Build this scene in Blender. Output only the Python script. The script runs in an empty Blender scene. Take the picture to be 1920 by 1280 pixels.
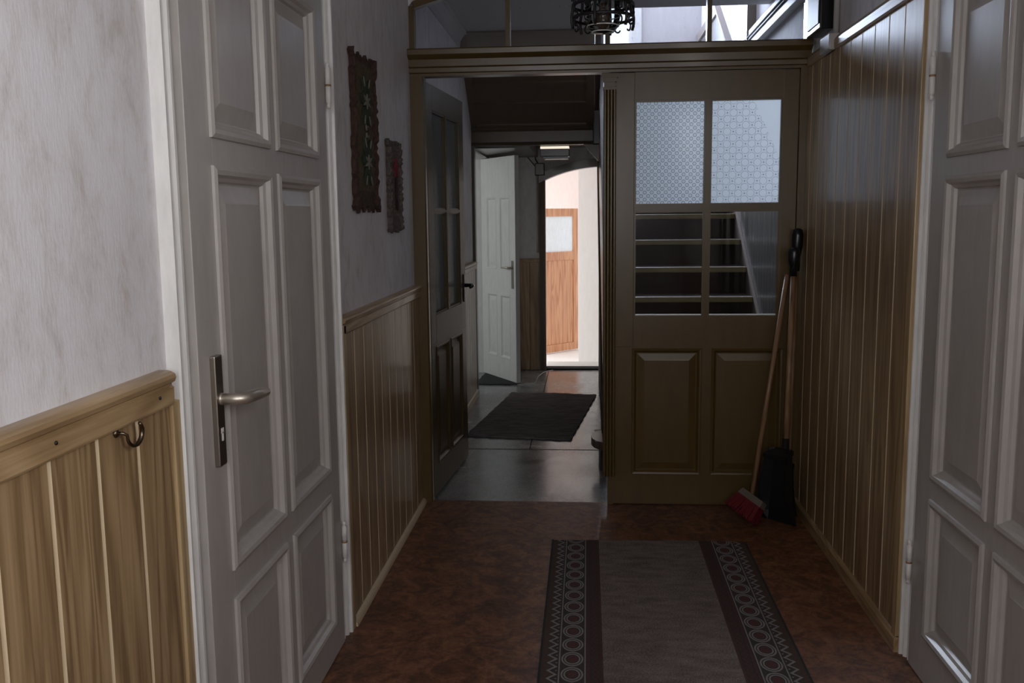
import bpy, bmesh, math, random
from mathutils import Vector, Matrix
random.seed(7)
C = bpy.context.scene.collection
scene = bpy.context.scene

# ------------------------------------------------------------------ camera, world, lights, exposure
def rad(a): return a * math.pi / 180
YAW, PITCH, ROLL, CAMH, FPX = rad(-4.65), rad(-7.75), rad(-0.63), 1.45, 1745.0
fw = Vector((math.sin(YAW) * math.cos(PITCH), math.cos(YAW) * math.cos(PITCH), math.sin(PITCH)))
r0 = Vector((math.cos(YAW), -math.sin(YAW), 0)); u0 = r0.cross(fw)
rr = math.cos(ROLL) * r0 + math.sin(ROLL) * u0
uu = -math.sin(ROLL) * r0 + math.cos(ROLL) * u0
cam_d = bpy.data.cameras.new('camera'); cam_d.sensor_width = 36; cam_d.lens = FPX / 1920 * 36
cam_d.clip_start = 0.05
cam = bpy.data.objects.new('camera', cam_d); C.objects.link(cam)
cam.matrix_world = Matrix(((rr.x, uu.x, -fw.x, 0), (rr.y, uu.y, -fw.y, 0), (rr.z, uu.z, -fw.z, CAMH), (0, 0, 0, 1)))
scene.camera = cam

w = bpy.data.worlds.new('sky'); scene.world = w; w.use_nodes = True
bg = w.node_tree.nodes['Background']; bg.inputs[0].default_value = (0.80, 0.90, 1.0, 1); bg.inputs[1].default_value = 1.5

def area(name, loc, aim, sx, sy, power, col):
    d = bpy.data.lights.new(name, 'AREA'); d.shape = 'RECTANGLE'; d.size = sx; d.size_y = sy
    d.energy = power; d.color = col
    o = bpy.data.objects.new(name, d); C.objects.link(o); o.location = loc
    o.rotation_euler = (Vector(aim) - Vector(loc)).to_track_quat('-Z', 'Y').to_euler()
    return o
area('added_back_fill', (-0.20, -1.06, 1.75), (0.05, 2.2, 1.30), 1.05, 1.25, 15, (1.0, 0.98, 0.96))  # added fill lamp for the near end, set in an invented window
area('added_side_fill', (1.16, -0.25, 1.95), (-0.85, 0.4, 1.30), 1.0, 0.9, 38, (1.0, 0.98, 0.97))  # second added fill lamp, outside the made-up high side window
area('daylight_landing_window', (-0.12, 9.66, 3.68), (0.3, 5.5, 2.0), 1.0, 1.35, 215, (0.74, 0.84, 1.0))
area('daylight_entrance', (-1.95, 9.25, 1.15), (0.1, 10.1, 0.9), 0.85, 2.0, 44, (1.0, 0.95, 0.92))
area('daylight_side_room', (-2.85, 7.3, 1.5), (-0.9, 8.2, 1.0), 0.9, 1.1, 13, (0.95, 0.99, 1.0))
vs = scene.view_settings
scene.display_settings.display_device = 'sRGB'
vs.view_transform = 'Standard'; vs.look = 'None'; vs.gamma = 1; vs.exposure = 0.0; vs.use_curve_mapping = False

# ------------------------------------------------------------------ node helpers
class N:
    """scalar socket with arithmetic"""
    def __init__(s, t, sock): s.t, s.s = t, sock
    def op(s, o, b=None, c=None):
        n = s.t.nodes.new('ShaderNodeMath'); n.operation = o
        for i, v in enumerate((s, b, c)):
            if v is None: continue
            if isinstance(v, N): s.t.links.new(v.s, n.inputs[i])
            else: n.inputs[i].default_value = v
        return N(s.t, n.outputs[0])
    def __add__(s, b): return s.op('ADD', b)
    def __sub__(s, b): return s.op('SUBTRACT', b)
    def __mul__(s, b): return s.op('MULTIPLY', b)
    def lt(s, b): return s.op('LESS_THAN', b)
    def gt(s, b): return s.op('GREATER_THAN', b)
    def fr(s): return s.op('FRACT')
    def ab(s): return s.op('ABSOLUTE')
    def mx(s, b): return s.op('MAXIMUM', b)
    def mn(s, b): return s.op('MINIMUM', b)
    def sin(s): return s.op('SINE')
    def sq(s): return s.op('POWER', 2.0)

def mat(name, col, rough=0.5, spec=0.5, metal=0.0, coat=0.0, coat_r=0.1):
    m = bpy.data.materials.new(name); m.use_nodes = True
    b = m.node_tree.nodes['Principled BSDF']
    b.inputs['Base Color'].default_value = (*col, 1); b.inputs['Roughness'].default_value = rough
    b.inputs['Specular IOR Level'].default_value = spec; b.inputs['Metallic'].default_value = metal
    b.inputs['Coat Weight'].default_value = coat; b.inputs['Coat Roughness'].default_value = coat_r
    return m
def bsdf(m): return m.node_tree.nodes['Principled BSDF']
def coords(m, scale=(1, 1, 1), rnd=False):
    t = m.node_tree; tc = t.nodes.new('ShaderNodeTexCoord'); mp = t.nodes.new('ShaderNodeMapping')
    mp.inputs['Scale'].default_value = scale
    t.links.new(tc.outputs['Object'], mp.inputs[0])
    if rnd:
        oi = t.nodes.new('ShaderNodeObjectInfo'); cx = t.nodes.new('ShaderNodeCombineXYZ')
        k = N(t, oi.outputs['Random']) * 37.0
        t.links.new(k.s, cx.inputs[0]); t.links.new(k.s, cx.inputs[1]); t.links.new(k.s, cx.inputs[2])
        t.links.new(cx.outputs[0], mp.inputs['Location'])
    return mp.outputs[0]
def noise(m, vec, sc, det=4, rough=0.55, dist=0.0):
    t = m.node_tree; n = t.nodes.new('ShaderNodeTexNoise')
    n.inputs['Scale'].default_value = sc; n.inputs['Detail'].default_value = det
    n.inputs['Roughness'].default_value = rough; n.inputs['Distortion'].default_value = dist
    t.links.new(vec, n.inputs['Vector']); return n.outputs[0]
def ramp(m, sock, stops):
    t = m.node_tree; r = t.nodes.new('ShaderNodeValToRGB'); e = r.color_ramp.elements
    while len(e) < len(stops): e.new(0.5)
    for i, (p, c) in enumerate(stops): e[i].position = p; e[i].color = (*c, 1)
    t.links.new(sock, r.inputs[0]); return r.outputs[0]
def mixc(m, fac, a, b):
    t = m.node_tree; n = t.nodes.new('ShaderNodeMix'); n.data_type = 'RGBA'
    for v, i in ((fac, 0), (a, 6), (b, 7)):
        if isinstance(v, N): v = v.s
        if hasattr(v, 'node'): t.links.new(v, n.inputs[i])
        elif i == 0: n.inputs[0].default_value = v
        else: n.inputs[i].default_value = (*v, 1)
    return n.outputs[2]
def bump(m, sock, strength=0.2, dist=0.01):
    t = m.node_tree; b = t.nodes.new('ShaderNodeBump'); b.inputs['Strength'].default_value = strength
    b.inputs['Distance'].default_value = dist
    if isinstance(sock, N): sock = sock.s
    t.links.new(sock, b.inputs['Height']); t.links.new(b.outputs[0], bsdf(m).inputs['Normal'])
def setcol(m, sock): m.node_tree.links.new(sock, bsdf(m).inputs['Base Color'])

# ------------------------------------------------------------------ materials
def m_wallpaper():
    m = mat('wallpaper', (.7, .7, .7), .75, .25)
    v = coords(m, (1, 1, .45)); n1 = noise(m, v, 17, 9, .74, .35)
    c = ramp(m, n1, [(.33, (.585, .55, .54)), (.43, (.69, .665, .675)), (.52, (.745, .73, .755)), (.62, (.77, .76, .795)), (.75, (.735, .71, .73))])
    v2 = coords(m, (1, 1, 1)); n2 = noise(m, v2, 3.0, 3)
    c2 = ramp(m, n2, [(.3, (.90, .88, .88)), (.7, (1, 1, 1))])
    t = m.node_tree; mm = t.nodes.new('ShaderNodeMix'); mm.data_type = 'RGBA'; mm.blend_type = 'MULTIPLY'; mm.inputs[0].default_value = 1
    t.links.new(c, mm.inputs[6]); t.links.new(c2, mm.inputs[7]); setcol(m, mm.outputs[2])
    n3 = noise(m, coords(m, (1, 1, .3)), 160, 3); bump(m, n3, .25, .003)
    return m
def m_wood(name, a, b, c, rough=.36, coat=.16, coat_r=.10, axis=2):
    m = mat(name, b, rough, .4, 0, coat, coat_r)
    s = [1, 1, 1]; s[axis] = .07
    v = coords(m, tuple(s), True)
    n1 = noise(m, v, 30, 4, .6, 1.2)
    s2 = [1, 1, 1]; s2[axis] = .02
    n2 = noise(m, coords(m, tuple(s2), True), 210, 2, .5)
    ring = (N(m.node_tree, noise(m, v, 7, 2, .45, .6)) * 70.0).sin() * .5 + .5
    k = N(m.node_tree, n1) * .50 + N(m.node_tree, n2) * .28 + ring * .20
    setcol(m, ramp(m, k.s, [(.34, a), (.5, b), (.66, c)]))
    bump(m, n2, .06, .002)
    return m
def m_paint(name, col, rough=.35, coat=0, var=.06, bmp=.12, sc=40):
    m = mat(name, col, rough, .5, 0, coat, .12)
    n = noise(m, coords(m, (1, 1, .25), True), sc, 4, .6)
    lo = tuple(max(0, x * (1 - var)) for x in col); hi = tuple(x * (1 + var) for x in col)
    setcol(m, ramp(m, n, [(.3, lo), (.7, hi)]))
    bump(m, noise(m, coords(m, (1, 1, .12)), 300, 2), bmp, .002)
    return m
WALLP = m_wallpaper()
OAK = m_wood('oak_veneer', (.205, .127, .063), (.32, .211, .109), (.415, .287, .157))
OAKH = m_wood('oak_veneer_rail', (.27, .172, .084), (.37, .247, .128), (.45, .315, .172), axis=1)
OAKTRIM = m_wood('oak_edge_trim', (.33, .22, .11), (.43, .305, .16), (.49, .36, .20))
GROOVE = m_paint('pale_groove', (.56, .44, .29), .5)
DOORG = m_paint('door_grey_lacquer', (.455, .425, .40), .38, .05)
CASE = m_paint('door_white_lacquer', (.78, .775, .76), .35, .1, .08)
WHITE = m_paint('white_paint', (.76, .76, .74), .45)
OLIVE = m_paint('olive_brown_lacquer', (.104, .064, .018), .33, .12, .10, .05, 22)
OLIVED = m_paint('dark_brown_lacquer', (.100, .068, .042), .32, .2, .12, .2, 22)
STAIN = m_paint('dark_stain', (.030, .020, .017), .3, .3)
MAROON = m_paint('riser_maroon', (.018, .009, .009), .5, 0)
NOSING = m_paint('tread_olive', (.21, .17, .060), .4)
TREADC = m_paint('tread_cover', (.05, .03, .028), .5)
PLASTER = m_paint('plaster', (.62, .60, .60), .8, 0, .04)
CEILM = m_paint('ceiling_paint', (.55, .54, .535), .8, 0, .03)
PINKW = m_paint('entrance_plaster', (.82, .72, .68), .8, 0, .03)
PIERW = m_paint('entrance_pier_plaster', (.74, .72, .70), .8, 0, .03)
ORANGE = m_wood('orange_pine', (.50, .20, .085), (.66, .30, .14), (.74, .37, .18), .4, .2)
BLACK = mat('black_plastic', (.012, .012, .014), .22, .5)
BLACKM = mat('black_soft_plastic', (.010, .010, .011), .45, .5)
IRON = mat('wrought_iron', (.010, .010, .010), .45, .5)
ALU = mat('champagne_aluminium', (.62, .56, .48), .38, .5, .85)
ALUD = mat('satin_plate', (.33, .29, .25), .33, .5, 1.0)
BRONZE = mat('antique_bronze', (.16, .125, .09), .32, .5, 1.0)
STEELW = m_paint('painted_hinge', (.72, .70, .67), .4)
RUST = m_paint('rust', (.30, .16, .07), .8)
DARKHOLE = mat('dark_gap', (.008, .007, .006), .9, .2)
GREYPL = m_paint('grey_plastic', (.50, .48, .46), .5)
BEECH = m_wood('beech_handle', (.20, .11, .055), (.28, .16, .085), (.34, .20, .11), .45, .2)
RED = m_paint('red_bristle', (.13, .004, .010), .6, 0, .35, .5, 120)
BRBLOCK = m_paint('broom_block', (.15, .125, .10), .6)
RUBBER = mat('black_cable', (.012, .012, .012), .5)
STONE = m_paint('door_sill_stone', (.62, .60, .57), .7)
COURT = m_paint('entrance_floor', (.85, .83, .80), .6)
FELT = m_paint('dark_mat', (.030, .029, .031), .95, 0, .2, .8, 60)

def m_vinyl():
    m = mat('red_brown_vinyl', (.12, .05, .03), .48, .3)
    v = coords(m, (1, 1, 1)); n = noise(m, v, 9, 8, .68, 1.4); n2 = noise(m, v, 55, 6, .7, .6)
    k = N(m.node_tree, n) * .6 + N(m.node_tree, n2) * .4
    setcol(m, ramp(m, k.s, [(.36, (.055, .026, .016)), (.46, (.120, .050, .027)), (.54, (.205, .088, .042)), (.66, (.31, .152, .078))]))
    bump(m, n2, .15, .002); return m
def m_terrazzo():
    m = mat('grey_terrazzo', (.2, .2, .2), .16, .5)
    v = coords(m, (1, 1, 1)); n = noise(m, v, 2.6, 5, .6, .4); n2 = noise(m, v, 120, 3, .7)
    c1 = ramp(m, n, [(.32, (.15, .155, .16)), (.55, (.26, .26, .26)), (.75, (.36, .35, .34))])
    c2 = ramp(m, n2, [(.38, (.60, .60, .60)), (.52, (1, 1, 1)), (.68, (1.25, 1.25, 1.25))])
    t = m.node_tree; mm = t.nodes.new('ShaderNodeMix'); mm.data_type = 'RGBA'; mm.blend_type = 'MULTIPLY'; mm.inputs[0].default_value = 1
    t.links.new(c1, mm.inputs[6]); t.links.new(c2, mm.inputs[7]); setcol(m, mm.outputs[2])
    rg = ramp(m, n, [(.3, (.12, .12, .12)), (.7, (.30, .30, .30))]); t.links.new(rg, bsdf(m).inputs['Roughness'])
    bump(m, n2, .05, .001); return m
def m_rugfield():
    """runner: border bands worked out from the distance to the long edges"""
    m = mat('woven_runner', (.2, .17, .16), .95, .1); t = m.node_tree
    tc = t.nodes.new('ShaderNodeTexCoord'); sx = t.nodes.new('ShaderNodeSeparateXYZ'); t.links.new(tc.outputs['Object'], sx.inputs[0])
    x, y = N(t, sx.outputs[0]), N(t, sx.outputs[1])
    d = x.ab() * -1.0 + .42
    n = noise(m, coords(m, (1, 2.2, 1)), 150, 3, .75); n2 = noise(m, coords(m, (.6, 1.6, 1)), 16, 3)
    k = N(t, n) * .75 + N(t, n2) * .25
    field = ramp(m, k.s, [(.38, (.095, .072, .064)), (.5, (.20, .162, .147)), (.62, (.32, .27, .245))])
    light = ramp(m, n, [(.3, (.20, .185, .175)), (.7, (.33, .31, .295))])
    dark = ramp(m, n, [(.3, (.045, .038, .036)), (.7, (.090, .078, .074))])
    marn = ramp(m, n, [(.3, (.080, .036, .036)), (.7, (.140, .070, .066))])
    plain = ramp(m, n, [(.3, (.070, .048, .040)), (.7, (.115, .082, .068))])
    c = field
    border = d.lt(.200)
    c = mixc(m, border, c, dark)
    # checks beside the field
    chk = ((x * 350.0).sin() * (y * 190.0).sin()).gt(0.0) * d.gt(.163) * d.lt(.187)
    c = mixc(m, chk, c, marn)
    for a, b_ in ((.149, .156), (.191, .198)):
        c = mixc(m, d.gt(a) * d.lt(b_), c, marn)
    # chain of ovals
    ey = ((y * (1 / .103)).fr() - .5) * .103
    r = (((d - .100) * (1 / .036)).sq() + (ey * (1 / .049)).sq()).op('SQRT')
    zone = d.gt(.062) * d.lt(.138)
    c = mixc(m, zone * r.lt(1.0) * r.gt(.84), c, light)
    c = mixc(m, zone * r.lt(.74) * r.gt(.60), c, light)
    c = mixc(m, zone * r.lt(.46), c, marn)
    c = mixc(m, d.gt(.056) * d.lt(.0605), c, light)
    c = mixc(m, d.gt(.1395) * d.lt(.144), c, light)
    # zigzag edge
    tri = ((y * (1 / .052)).fr() - .5).ab() * 2.0
    z = d - (tri * .026 + .022)
    c = mixc(m, z.ab().lt(.0055), c, light)
    c = mixc(m, z.lt(-.0095), c, plain)
    dot = ((d - .049).sq() + (((y * (1 / .052)).fr() - .5) * .052).sq()).lt(.00001)
    c = mixc(m, dot, c, light)
    setcol(m, c); bump(m, n, .6, .004); return m
def m_hallrug():
    m = mat('striped_rag_rug', (.06, .055, .06), .95, .1); t = m.node_tree
    v = coords(m, (.25, 1, 1)); n = noise(m, v, 34, 4, .7)
    n2 = noise(m, coords(m), 90, 3)
    k = N(t, n) * .7 + N(t, n2) * .3
    setcol(m, ramp(m, k.s, [(.35, (.095, .082, .088)), (.5, (.175, .155, .158)), (.65, (.26, .225, .225))]))
    bump(m, n, .6, .006); return m
def m_glass(name, tint=(1, 1, 1), dirt=0.0, ior=1.45):
    m = bpy.data.materials.new(name); m.use_nodes = True; t = m.node_tree
    for n in list(t.nodes): t.nodes.remove(n)
    o = t.nodes.new('ShaderNodeOutputMaterial'); tr = t.nodes.new('ShaderNodeBsdfTransparent'); tr.inputs[0].default_value = (*tint, 1)
    gl = t.nodes.new('ShaderNodeBsdfGlossy'); gl.inputs['Roughness'].default_value = .02
    fr = t.nodes.new('ShaderNodeFresnel'); fr.inputs[0].default_value = ior
    mx = t.nodes.new('ShaderNodeMixShader'); t.links.new(fr.outputs[0], mx.inputs[0]); t.links.new(tr.outputs[0], mx.inputs[1]); t.links.new(gl.outputs[0], mx.inputs[2])
    out = mx
    if dirt:
        df = t.nodes.new('ShaderNodeBsdfTranslucent'); df.inputs[0].default_value = (.8, .85, .95, 1)
        tc = t.nodes.new('ShaderNodeTexCoord'); nz = t.nodes.new('ShaderNodeTexNoise'); nz.inputs['Scale'].default_value = 46; nz.inputs['Detail'].default_value = 3
        t.links.new(tc.outputs['Object'], nz.inputs['Vector'])
        k = N(t, nz.outputs[0]).op('SUBTRACT', .66).mx(0.0) * 1.6 + dirt
        m2 = t.nodes.new('ShaderNodeMixShader'); t.links.new(k.s, m2.inputs[0]); t.links.new(mx.outputs[0], m2.inputs[1]); t.links.new(df.outputs[0], m2.inputs[2])
        out = m2
    t.links.new(out.outputs[0], o.inputs[0]); return m
def m_frost(name, kind):
    m = bpy.data.materials.new(name); m.use_nodes = True; t = m.node_tree
    for n in list(t.nodes): t.nodes.remove(n)
    o = t.nodes.new('ShaderNodeOutputMaterial'); tl = t.nodes.new('ShaderNodeBsdfTranslucent'); df = t.nodes.new('ShaderNodeBsdfDiffuse')
    tc = t.nodes.new('ShaderNodeTexCoord'); sx = t.nodes.new('ShaderNodeSeparateXYZ'); t.links.new(tc.outputs['Object'], sx.inputs[0])
    x, z = N(t, sx.outputs[0]), N(t, sx.outputs[2])
    if kind == 0:      # small diamonds on a diagonal lattice
        a = ((x + z) * (1 / .0335)).fr() - .5; b = ((x - z) * (1 / .0335)).fr() - .5
        q = (a.sq() + b.sq()).op('SQRT')
        pat = (q.lt(.40) * q.gt(.24)).mx(q.lt(.08))
        dk = .62
    elif kind == 1:    # rings in a lattice, dotted
        a = ((x + z) * (1 / .058)).fr() - .5; b = ((x - z) * (1 / .058)).fr() - .5
        q = (a.sq() + b.sq()).op('SQRT')
        dots = ((x * 900.0).sin() * (z * 900.0).sin()).gt(-.25)
        pat = ((q.lt(.46) * q.gt(.39)) * dots).mx(q.gt(.62))
        keep = (x + z * .46).lt(.262)
        pat = pat * keep; dk = .58
    else:
        nz = t.nodes.new('ShaderNodeTexNoise'); nz.inputs['Scale'].default_value = 60; t.links.new(tc.outputs['Object'], nz.inputs['Vector'])
        pat = N(t, nz.outputs[0]).gt(.55); dk = .12
    base = (.88, .94, 1.0) if kind < 2 else (.42, .44, .43)
    f = pat * dk
    c = mixc(m, f, base, (.10, .12, .20))
    t.links.new(c, tl.inputs[0]); t.links.new(c, df.inputs[0])
    m1 = t.nodes.new('ShaderNodeMixShader'); m1.inputs[0].default_value = .25; t.links.new(tl.outputs[0], m1.inputs[1]); t.links.new(df.outputs[0], m1.inputs[2])
    gl = t.nodes.new('ShaderNodeBsdfGlossy'); gl.inputs['Roughness'].default_value = .12
    fr = t.nodes.new('ShaderNodeFresnel'); fr.inputs[0].default_value = 1.22
    m2 = t.nodes.new('ShaderNodeMixShader'); t.links.new(fr.outputs[0], m2.inputs[0]); t.links.new(m1.outputs[0], m2.inputs[1]); t.links.new(gl.outputs[0], m2.inputs[2])
    if kind == 2:
        bp = t.nodes.new('ShaderNodeBump'); bp.inputs['Strength'].default_value = .5; bp.inputs['Distance'].default_value = .004
        nz2 = t.nodes.new('ShaderNodeTexNoise'); nz2.inputs['Scale'].default_value = 70; t.links.new(tc.outputs['Object'], nz2.inputs['Vector'])
        t.links.new(nz2.outputs[0], bp.inputs['Height']); t.links.new(bp.outputs[0], gl.inputs['Normal'])
    t.links.new(m2.outputs[0], o.inputs[0]); return m
VINYL, TERR, RUGM, HRUG = m_vinyl(), m_terrazzo(), m_rugfield(), m_hallrug()
GLASS = m_glass('clear_glass', ior=1.30); GLASSD = m_glass('dusty_glass', (.96, .97, 1), .02)
FROSTA, FROSTB, FROSTC = m_frost('diamond_film', 0), m_frost('ring_film', 1), m_frost('ribbed_glass', 2)
MILK = m_paint('milk_glass', (.92, .95, .95), .3)
BULB = mat('brown_bulb', (.09, .055, .04), .15, .6)
YARNB = m_paint('brown_yarn', (.060, .032, .024), .95, 0, .5, 1.0, 160)
YARNO = m_paint('olive_yarn', (.088, .064, .034), .95, 0, .4, 1.0, 160)
YARNG = m_paint('green_yarn', (.030, .045, .026), .95, 0, .4, 1.0, 160)
YARNW = m_paint('cream_yarn', (.21, .20, .165), .95, 0, .3, 1.0, 160)
YARNGR = m_paint('grey_yarn', (.115, .095, .086), .95, 0, .5, 1.0, 160)
YARNR = m_paint('red_yarn', (.26, .018, .035), .95, 0, .3, 1.0, 160)
YARND = m_paint('dark_yarn', (.045, .018, .018), .95, 0, .3, 1.0, 160)

# ------------------------------------------------------------------ object helpers
def empty(name, loc=(0, 0, 0), rz=0, label=None, cat=None, group=None, kind=None):
    o = bpy.data.objects.new(name, None); C.objects.link(o); o.location = loc; o.rotation_euler = (0, 0, rz)
    o.empty_display_size = .05
    tag(o, label, cat, group, kind); return o
def tag(o, label=None, cat=None, group=None, kind=None):
    if label: o['label'] = label
    if cat: o['category'] = cat
    if group: o['group'] = group
    if kind: o['kind'] = kind
    return o
def link(name, me, loc, parent=None):
    o = bpy.data.objects.new(name, me); C.objects.link(o); o.location = loc
    if parent: o.parent = parent
    return o
def mk(name, verts, faces, mats, parent=None, local=False, fmat=None, smooth=False):
    """verts in world space, or in the parent's frame when local; the origin goes to the base centre"""
    xs = [v[0] for v in verts]; ys = [v[1] for v in verts]; zs = [v[2] for v in verts]
    c = Vector(((min(xs) + max(xs)) / 2, (min(ys) + max(ys)) / 2, min(zs)))
    me = bpy.data.meshes.new(name)
    me.from_pydata([Vector(v) - c for v in verts], [], faces)
    if not isinstance(mats, (list, tuple)): mats = [mats]
    for m in mats: me.materials.append(m)
    if fmat:
        for i, k in enumerate(fmat): me.polygons[i].material_index = k
    bm = bmesh.new(); bm.from_mesh(me); bmesh.ops.recalc_face_normals(bm, faces=bm.faces); bm.to_mesh(me); bm.free()
    if smooth:
        for p in me.polygons: p.use_smooth = True
    if parent is None: loc = c
    elif local: loc = c - parent.location if parent.parent else c
    else: loc = c - parent.location - (parent.parent.location if parent.parent else Vector((0, 0, 0)))
    return link(name, me, loc, parent)
BF = [(0, 3, 2, 1), (4, 5, 6, 7), (0, 1, 5, 4), (1, 2, 6, 5), (2, 3, 7, 6), (3, 0, 4, 7)]
def boxv(x0, x1, y0, y1, z0, z1):
    return [(x0, y0, z0), (x1, y0, z0), (x1, y1, z0), (x0, y1, z0), (x0, y0, z1), (x1, y0, z1), (x1, y1, z1), (x0, y1, z1)]
def box(name, b, m, parent=None, local=False, bev=0.0):
    o = mk(name, boxv(*b), BF, m, parent, local)
    if bev:
        bm = bmesh.new(); bm.from_mesh(o.data)
        bmesh.ops.bevel(bm, geom=list(bm.edges), offset=bev, segments=2, profile=.6, affect='EDGES')
        bm.to_mesh(o.data); bm.free()
    return o
def boxes(name, bs, m, parent=None, local=False, fm=None):
    v, f, mi = [], [], []
    for k, b in enumerate(bs):
        n = len(v); v += boxv(*b); f += [tuple(i + n for i in q) for q in BF]
        mi += [fm[k] if fm else 0] * 6
    return mk(name, v, f, m, parent, local, mi)
def prism(name, prof, axis, a0, a1, m, parent=None, local=False, smooth=False):
    """closed profile swept along an axis; prof pairs are the two other axes in xyz order"""
    def P(p, a):
        return {'x': (a, p[0], p[1]), 'y': (p[0], a, p[1]), 'z': (p[0], p[1], a)}[axis]
    n = len(prof); v = [P(p, a0) for p in prof] + [P(p, a1) for p in prof]
    f = [tuple(range(n)), tuple(range(2 * n - 1, n - 1, -1))] + [(i, (i + 1) % n, n + (i + 1) % n, n + i) for i in range(n)]
    return mk(name, v, f, m, parent, local)
def tubev(pts, r, seg=8, closed=False):
    """tube along a polyline; r scalar or list"""
    pts = [Vector(p) for p in pts]; n = len(pts); v, f = [], []
    rs = r if isinstance(r, (list, tuple)) else [r] * n
    ref = None
    for i, p in enumerate(pts):
        if closed: d = pts[(i + 1) % n] - pts[i - 1]
        else: d = pts[min(i + 1, n - 1)] - pts[max(i - 1, 0)]
        d.normalize()
        if ref is None: ref = d.orthogonal().normalized()
        ref = (ref - d * ref.dot(d)).normalized(); b = d.cross(ref)
        for k in range(seg):
            a = 2 * math.pi * k / seg
            v.append(tuple(p + (ref * math.cos(a) + b * math.sin(a)) * rs[i]))
    for i in range(n if closed else n - 1):
        for k in range(seg):
            j = (i + 1) % n
            f.append((i * seg + k, i * seg + (k + 1) % seg, j * seg + (k + 1) % seg, j * seg + k))
    if not closed:
        f.append(tuple(range(seg - 1, -1, -1))); f.append(tuple((n - 1) * seg + k for k in range(seg)))
    return v, f
def tube(name, pts, r, m, parent=None, local=False, seg=8, closed=False):
    v, f = tubev(pts, r, seg, closed); return mk(name, v, f, m, parent, local, None, True)
def tubes(name, lst, m, parent=None, local=False, seg=8):
    v, f = [], []
    for pts, r, cl in lst:
        a, b = tubev(pts, r, seg, cl); n = len(v); v += a; f += [tuple(i + n for i in q) for q in b]
    return mk(name, v, f, m, parent, local, None, True)
def lathe(name, prof, cx, cy, m, parent=None, local=False, seg=24):
    v, f = [], []; n = len(prof)
    for k in range(seg):
        a = 2 * math.pi * k / seg
        v += [(cx + r * math.cos(a), cy + r * math.sin(a), z) for r, z in prof]
    for k in range(seg):
        j = (k + 1) % seg
        for i in range(n - 1): f.append((k * n + i, j * n + i, j * n + i + 1, k * n + i + 1))
    o = mk(name, v, f, m, parent, local, None, True)
    bm = bmesh.new(); bm.from_mesh(o.data); bmesh.ops.remove_doubles(bm, verts=bm.verts, dist=1e-5)
    bmesh.ops.recalc_face_normals(bm, faces=bm.faces); bm.to_mesh(o.data); bm.free()
    return o
def struct(o, label, cat=None):
    o['kind'] = 'structure'; o['label'] = label
    if cat: o['category'] = cat
    return o

# ------------------------------------------------------------------ key dimensions
XL, XR = -.85, 1.045         # corridor walls
YP = 4.56                    # glazed partition, front face
HL, HR = -.90, 1.12          # stair hall walls
YF = 8.66                    # exit wall
CZ = 2.78                    # corridor ceiling
HZ = 2.72                    # hall ceiling
YB = -1.0                    # wall behind the camera

# ------------------------------------------------------------------ floors, walls, ceilings
struct(box('floor', (XL - .15, XR + .15, YB - .1, YP + .03, -.08, 0), VINYL), 'red-brown mottled vinyl floor of the corridor', 'floor')
fh = struct(box('floor_hall', (HL - 2.2, HR + .15, YP + .03, YF + .14, -.08, -.002), TERR), 'polished grey terrazzo floor of the stair hall', 'floor')
boxes('floor_joint', [(HL, .12, 5.652, 5.658, -.004, -.0005), (-.36, -.354, 5.658, 8.6, -.004, -.0005)], DARKHOLE, fh)
# thin pale crack line across the slab near the exit
tube('floor_crack', [(-.66, 7.86, -.001), (-.50, 7.9, -.001), (-.45, 7.93, -.001), (-.44, 8.3, -.001), (-.40, 8.52, -.001), (-.32, 8.64, -.001)], .004, STONE, fh, seg=4)

def wall_holes_x(name, x0, x1, y0, y1, z0, z1, holes, m):
    """wall in the YZ plane with rectangular holes (ya, yb, za, zb)"""
    bs = []; y = y0
    for ya, yb, za, zb in sorted(holes):
        if ya > y: bs.append((x0, x1, y, ya, z0, z1))
        if za > z0: bs.append((x0, x1, ya, yb, z0, za))
        if zb < z1: bs.append((x0, x1, ya, yb, zb, z1))
        y = yb
    if y < y1: bs.append((x0, x1, y, y1, z0, z1))
    return boxes(name, bs, m)
def wall_holes_y(name, y0, y1, x0, x1, z0, z1, holes, m):
    bs = []; x = x0
    for xa, xb, za, zb in sorted(holes):
        if xa > x: bs.append((x, xa, y0, y1, z0, z1))
        if za > z0: bs.append((xa, xb, y0, y1, z0, za))
        if zb < z1: bs.append((xa, xb, y0, y1, zb, z1))
        x = xb
    if x < x1: bs.append((x, x1, y0, y1, z0, z1))
    return boxes(name, bs, m)
DL0, DL1, DH = 1.905, 2.975, 2.30      # left door opening
DR0, DR1 = 1.86, 2.93                  # right door opening
struct(wall_holes_x('wall_left', XL - .15, XL, YB, YP + .06, 0, CZ, [(DL0, DL1, 0, DH)], WALLP), 'corridor wall with white-grey mottled wallpaper behind the woven hangings', 'wall')
struct(wall_holes_x('wall_right', XR, XR + .15, YB, YP + .06, 0, CZ, [(DR0, DR1, 0, DH), (-.80, .30, 1.48, 2.42)], WALLP), 'corridor wall with wallpaper above tall oak panelling', 'wall')
struct(wall_holes_y('wall_back', YB - .12, YB, XL - .15, XR + .15, 0, CZ, [(-.75, .35, 1.05, 2.40)], WALLP), 'wallpapered end wall of the corridor with an added window', 'wall')
struct(box('ceiling', (XL - .15, XR + .15, YB - .12, YP + .06, CZ, CZ + .1), CEILM), 'painted corridor ceiling above the lantern', 'ceiling')
wb = empty('added_window_2', (-.2, YB, 1.05), 0, 'added white framed window in the unseen end wall', 'window', None, 'structure')  # window invented behind the camera to carry the near fill light
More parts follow.
